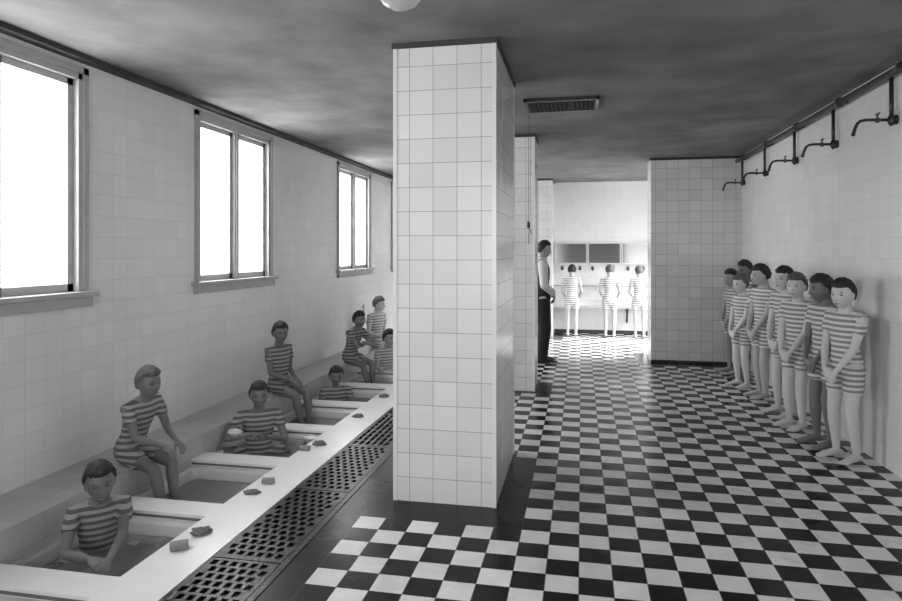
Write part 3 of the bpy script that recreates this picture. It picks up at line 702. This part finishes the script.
def standing(x, y, yaw, H, label, head=(0, 0, 0), **kw):
    hz = .53 * H
    h = ((.045 * H, .098 * H, .50 * H), (-.040 * H, .105 * H, .495 * H))
    f = kw.pop('feet', ((.055 * H, -.01, .052 * H / 1.4), (-.055 * H, .01, .052 * H / 1.4)))
    return person((x, y, 0), yaw, H, label, (0, 0, .52 * H), kw.pop('hands', h), f, head=head,
                  elbow=kw.pop('elbow', (V(1, -.7, -.1), V(-1, -.7, -.1))), hdir=kw.pop('hdir', ((-.55, .1, -.85), (.55, .12, -.85))), hn=kw.pop('hn', ((0, -1, 0), (0, -1, 0))), lean=kw.pop('lean', -.03), hunch=kw.pop('hunch', .08), **kw)
GR = 'boys standing in line along the right wall'
line = [
 (1.95, 8.98, 112, 1.34, M_skin, M_hair, 5, 'boy farthest in the line on the right, next to the partition, dark haired'),
 (1.99, 8.45, 105, 1.47, M_skin2, M_hair, 20, 'tall dark faced boy second from the far end of the line, behind a shorter one'),
 (1.86, 8.10, 110, 1.30, M_skin3, M_hair2, 5, 'short fair haired boy third from the far end, between two taller boys'),
 (1.95, 7.55, 112, 1.44, M_skin, M_hair, -12, 'boy in the far half of the line looking left in profile, left of the gap'),
 (1.96, 6.80, 112, 1.43, M_skin3, M_hair, 6, 'boy with thick dark hair just right of the gap in the line'),
 (1.92, 6.32, 120, 1.38, M_skin3, M_hair2, 20, 'broad faced boy third from the right end, head turned to the viewer'),
 (1.97, 5.80, 108, 1.39, M_skin2, M_hair, -14, 'tanned boy second from the right end, looking away with head turned left'),
 (1.98, 5.42, 115, 1.37, M_skin3, M_hair, 14, 'boy nearest in the line, at the right edge of the picture'),
]
for i, (x, y, yw, H, sk, hr, ht, lb) in enumerate(line):
    d = R(rnd.uniform(-4, 4))
    standing(x, y, R(yw) + d, H * 1.02, lb, head=(R(ht), R(rnd.uniform(-8, 0)), 0), skin=sk, hairm=hr, group=GR, suit=M_suit, vox=.0062,
             feet=((.062 * H, rnd.uniform(-.02, .03), .052 * H / 1.4), (-.062 * H, rnd.uniform(-.02, .05), .052 * H / 1.4)), fdir=(R(8), R(-8)), hs=1.)
# three boys washing at the trough, seen from behind
for i, (x, y, yw, H, lb, hd, hm) in enumerate(((-.17, 12.27, 0, 1.36, 'leftmost of three boys washing at the trough, back turned, one knee bent', -.1, M_hair),
        (.52, 12.27, -4, 1.36, 'middle of three boys washing at the trough, back turned, arms held apart', .1, M_hair2), (1.05, 12.27, -8, 1.34, 'rightmost of three boys washing at the trough, near the partition, leaning right', .3, M_hair2))):
    standing(x, y, R(yw), H, lb, head=(hd, R(-14), 0), skin=M_skin, hairm=hm, group='boys washing at the trough', vox=.009,
             hands=((.14, .19, .74), (-.14, .19, .74)), hdir=((-.2, .9, -.3), (.2, .9, -.3)), hn=((0, 0, -1), (0, 0, -1)), elbow=(V(.35, -.7, -.6), V(-.35, -.7, -.6)), lean=.05, hunch=.15, hs=.95, girth=.9)
# attendant
standing(-.55, 9.25, R(-80), 1.80, 'man in dark waistcoat and white sleeves standing half hidden behind the second pillar', head=(R(-5), R(-6), 0), skin=M_skin, hairm=M_hair, vox=.009,
         outfit='suit', hands=((.10, .16, .98), (-.10, .19, 1.0)), girth=.92, hs=.94)

GS = 'boys bathing in and above the tubs'
S = .15
# nearest boy, sitting in the tub with bent knees, facing the camera
person((-2.72, 3.24, -.36), R(-131), 1.34, 'nearest boy in striped bathing costume, sitting knees bent in the tub, facing the viewer', (0, -.06, .15),
       ((.10, .36, .35), (.01, .39, .34)), ((.16, .37, .06), (-.16, .37, .06)), lean=.15, hunch=.25, girth=.92, head=(R(-6), R(-6), R(4)),
       knee=(V(.9, .3, .55), V(-1.0, .2, .6)), elbow=(V(.7, -.6, -.5), V(-.7, -.6, -.5)), hdir=((-.4, .8, -.3), (.5, .7, -.4)), hn=((-.4, 0, -1), (.4, 0, -1)), vox=.005, skin=M_skin2, suit=M_suitg, group=GS, hs=1.02, curl=.75)
def ledge_boy(x, y, yaw, H, label, hands, hd, **kw):
    kz = kw.pop('fz', -.14 - S)
    return person((x, y, S), R(yaw), H, label, (0, 0, .072 * H), hands, ((.05 * H, .285 * H, kz), (-.05 * H, .26 * H, kz)), head=hd,
                  knee=kw.pop('knee', (V(.1, .4, 1), V(-.1, .4, 1))), foot_pitch=kw.pop('foot_pitch', -.25), group=GS, hs=1.0, **kw)
ledge_boy(-3.05, 3.93, -98, 1.24, 'boy seated on the ledge, light combed hair, hands on knees, looking right',
          ((.07, .36, .16), (-.075, .33, .15)), (R(-8), R(-4), 0), lean=.24, hunch=.22, elbow=(V(.6, -.7, -.4), V(-.6, -.7, -.4)), hdir=((-.1, .8, -.5), (.1, .8, -.5)), hn=((0, -.3, -1), (0, -.3, -1)), curl=.6, skin=M_skin2, hairm=M_hair2, suit=M_suitg, vox=.005)
# boy in the third tub leaning an elbow on the ledge
person((-2.72, 5.12, -.36), R(-150), 1.38, 'boy in the tub wringing a pale cloth, elbow out towards the ledge', (0, -.0, .19),
       ((.06, .20, .44), (-.06, .24, .42)), ((.14, .20, .06), (-.14, .20, .06)), lean=.0, hunch=.12, head=(R(2), R(-4), 0),
       knee=(V(.9, .3, .55), V(-.9, .3, .5)), elbow=(V(1.1, .0, -.35), V(-.7, -.4, -.5)), hdir=((-.8, .5, 0), (.6, .6, 0)), hn=((0, -.2, -1), (0, -.2, 1)), vox=.005, skin=M_skin2, suit=M_suitg, group=GS, curl=.8)
ledge_boy(-3.03, 6.12, -108, 1.32, 'slim boy seated upright on the ledge, fringe over forehead, hands in lap',
          ((.06, .20, .16), (-.06, .18, .15)), (R(-25), R(-4), 0), lean=-.02, hunch=.08, elbow=(V(.5, -.9, -.2), V(-.5, -.9, -.2)), hdir=((-.2, .8, -.4), (.2, .8, -.4)), hn=((0, 0, -1), (0, 0, -1)), skin=M_skin2, suit=M_suitg, vox=.0055)
person((-2.68, 6.82, -.36), R(-150), 1.28, 'boy deep in the tub, only his dark head and shoulders above the rim', (0, -.05, .05),
       ((.12, .25, .20), (-.12, .25, .20)), ((.13, .28, .055), (-.13, .28, .055)), lean=-.12, hunch=.2, head=(0, R(-5), 0), knee=(V(.6, .2, .6), V(-.6, .2, .6)), skin=M_skin2, suit=M_suitg, group=GS)
ledge_boy(-2.93, 7.92, -110, 1.27, 'boy seated on the ledge leaning forward with folded arms, close to the pillar edge',
          ((-.05, .27, .30), (.05, .30, .28)), (R(-10), R(-4), 0), lean=.22, hunch=.22, elbow=(V(1, -.1, -.5), V(-1, -.1, -.5)), hdir=((-.8, .3, -.1), (.8, .3, -.1)), hn=((0, -1, 0), (0, -1, 0)), skin=M_skin2, suit=M_suitg)
person((-2.62, 8.50, -.36), R(-130), 1.42, 'boy sitting in the tub partly cut off by the pillar edge', (0, -.05, .23),
       ((.10, .25, .40), (-.10, .25, .40)), ((.14, .24, .06), (-.14, .24, .06)), lean=.1, hunch=.2, head=(R(10), R(-5), 0), knee=(V(.4, .4, .8), V(-.4, .4, .8)), skin=M_skin, group=GS)
ledge_boy(-3.03, 9.30, -115, 1.40, 'farthest seated boy on the ledge, pale against the bright wall, head turned right',
          ((.12, .22, .18), (-.08, .2, .16)), (R(20), R(-6), 0), lean=.02, hunch=.1, skin=M_skin3, hairm=M_hair2)
# pale cloth held by the boy in the third tub
bm = bmesh.new(); bmesh.ops.create_icosphere(bm, subdivisions=4, radius=1)
for v in bm.verts:
    d = v.co.copy(); n = noise.noise(d * 3) * .4 + noise.noise(d * 7) * .2
    v.co = V(d.x * .06 * (1 + n), d.y * .035 * (1 + n), d.z * .028 * (1 + n))
o = obj('wet_cloth', bm, M_shirt, None, True, (-2.80, 4.87, .10)); tag(o, 'pale wet cloth held in the hands of the boy leaning on the ledge', 'cloth')
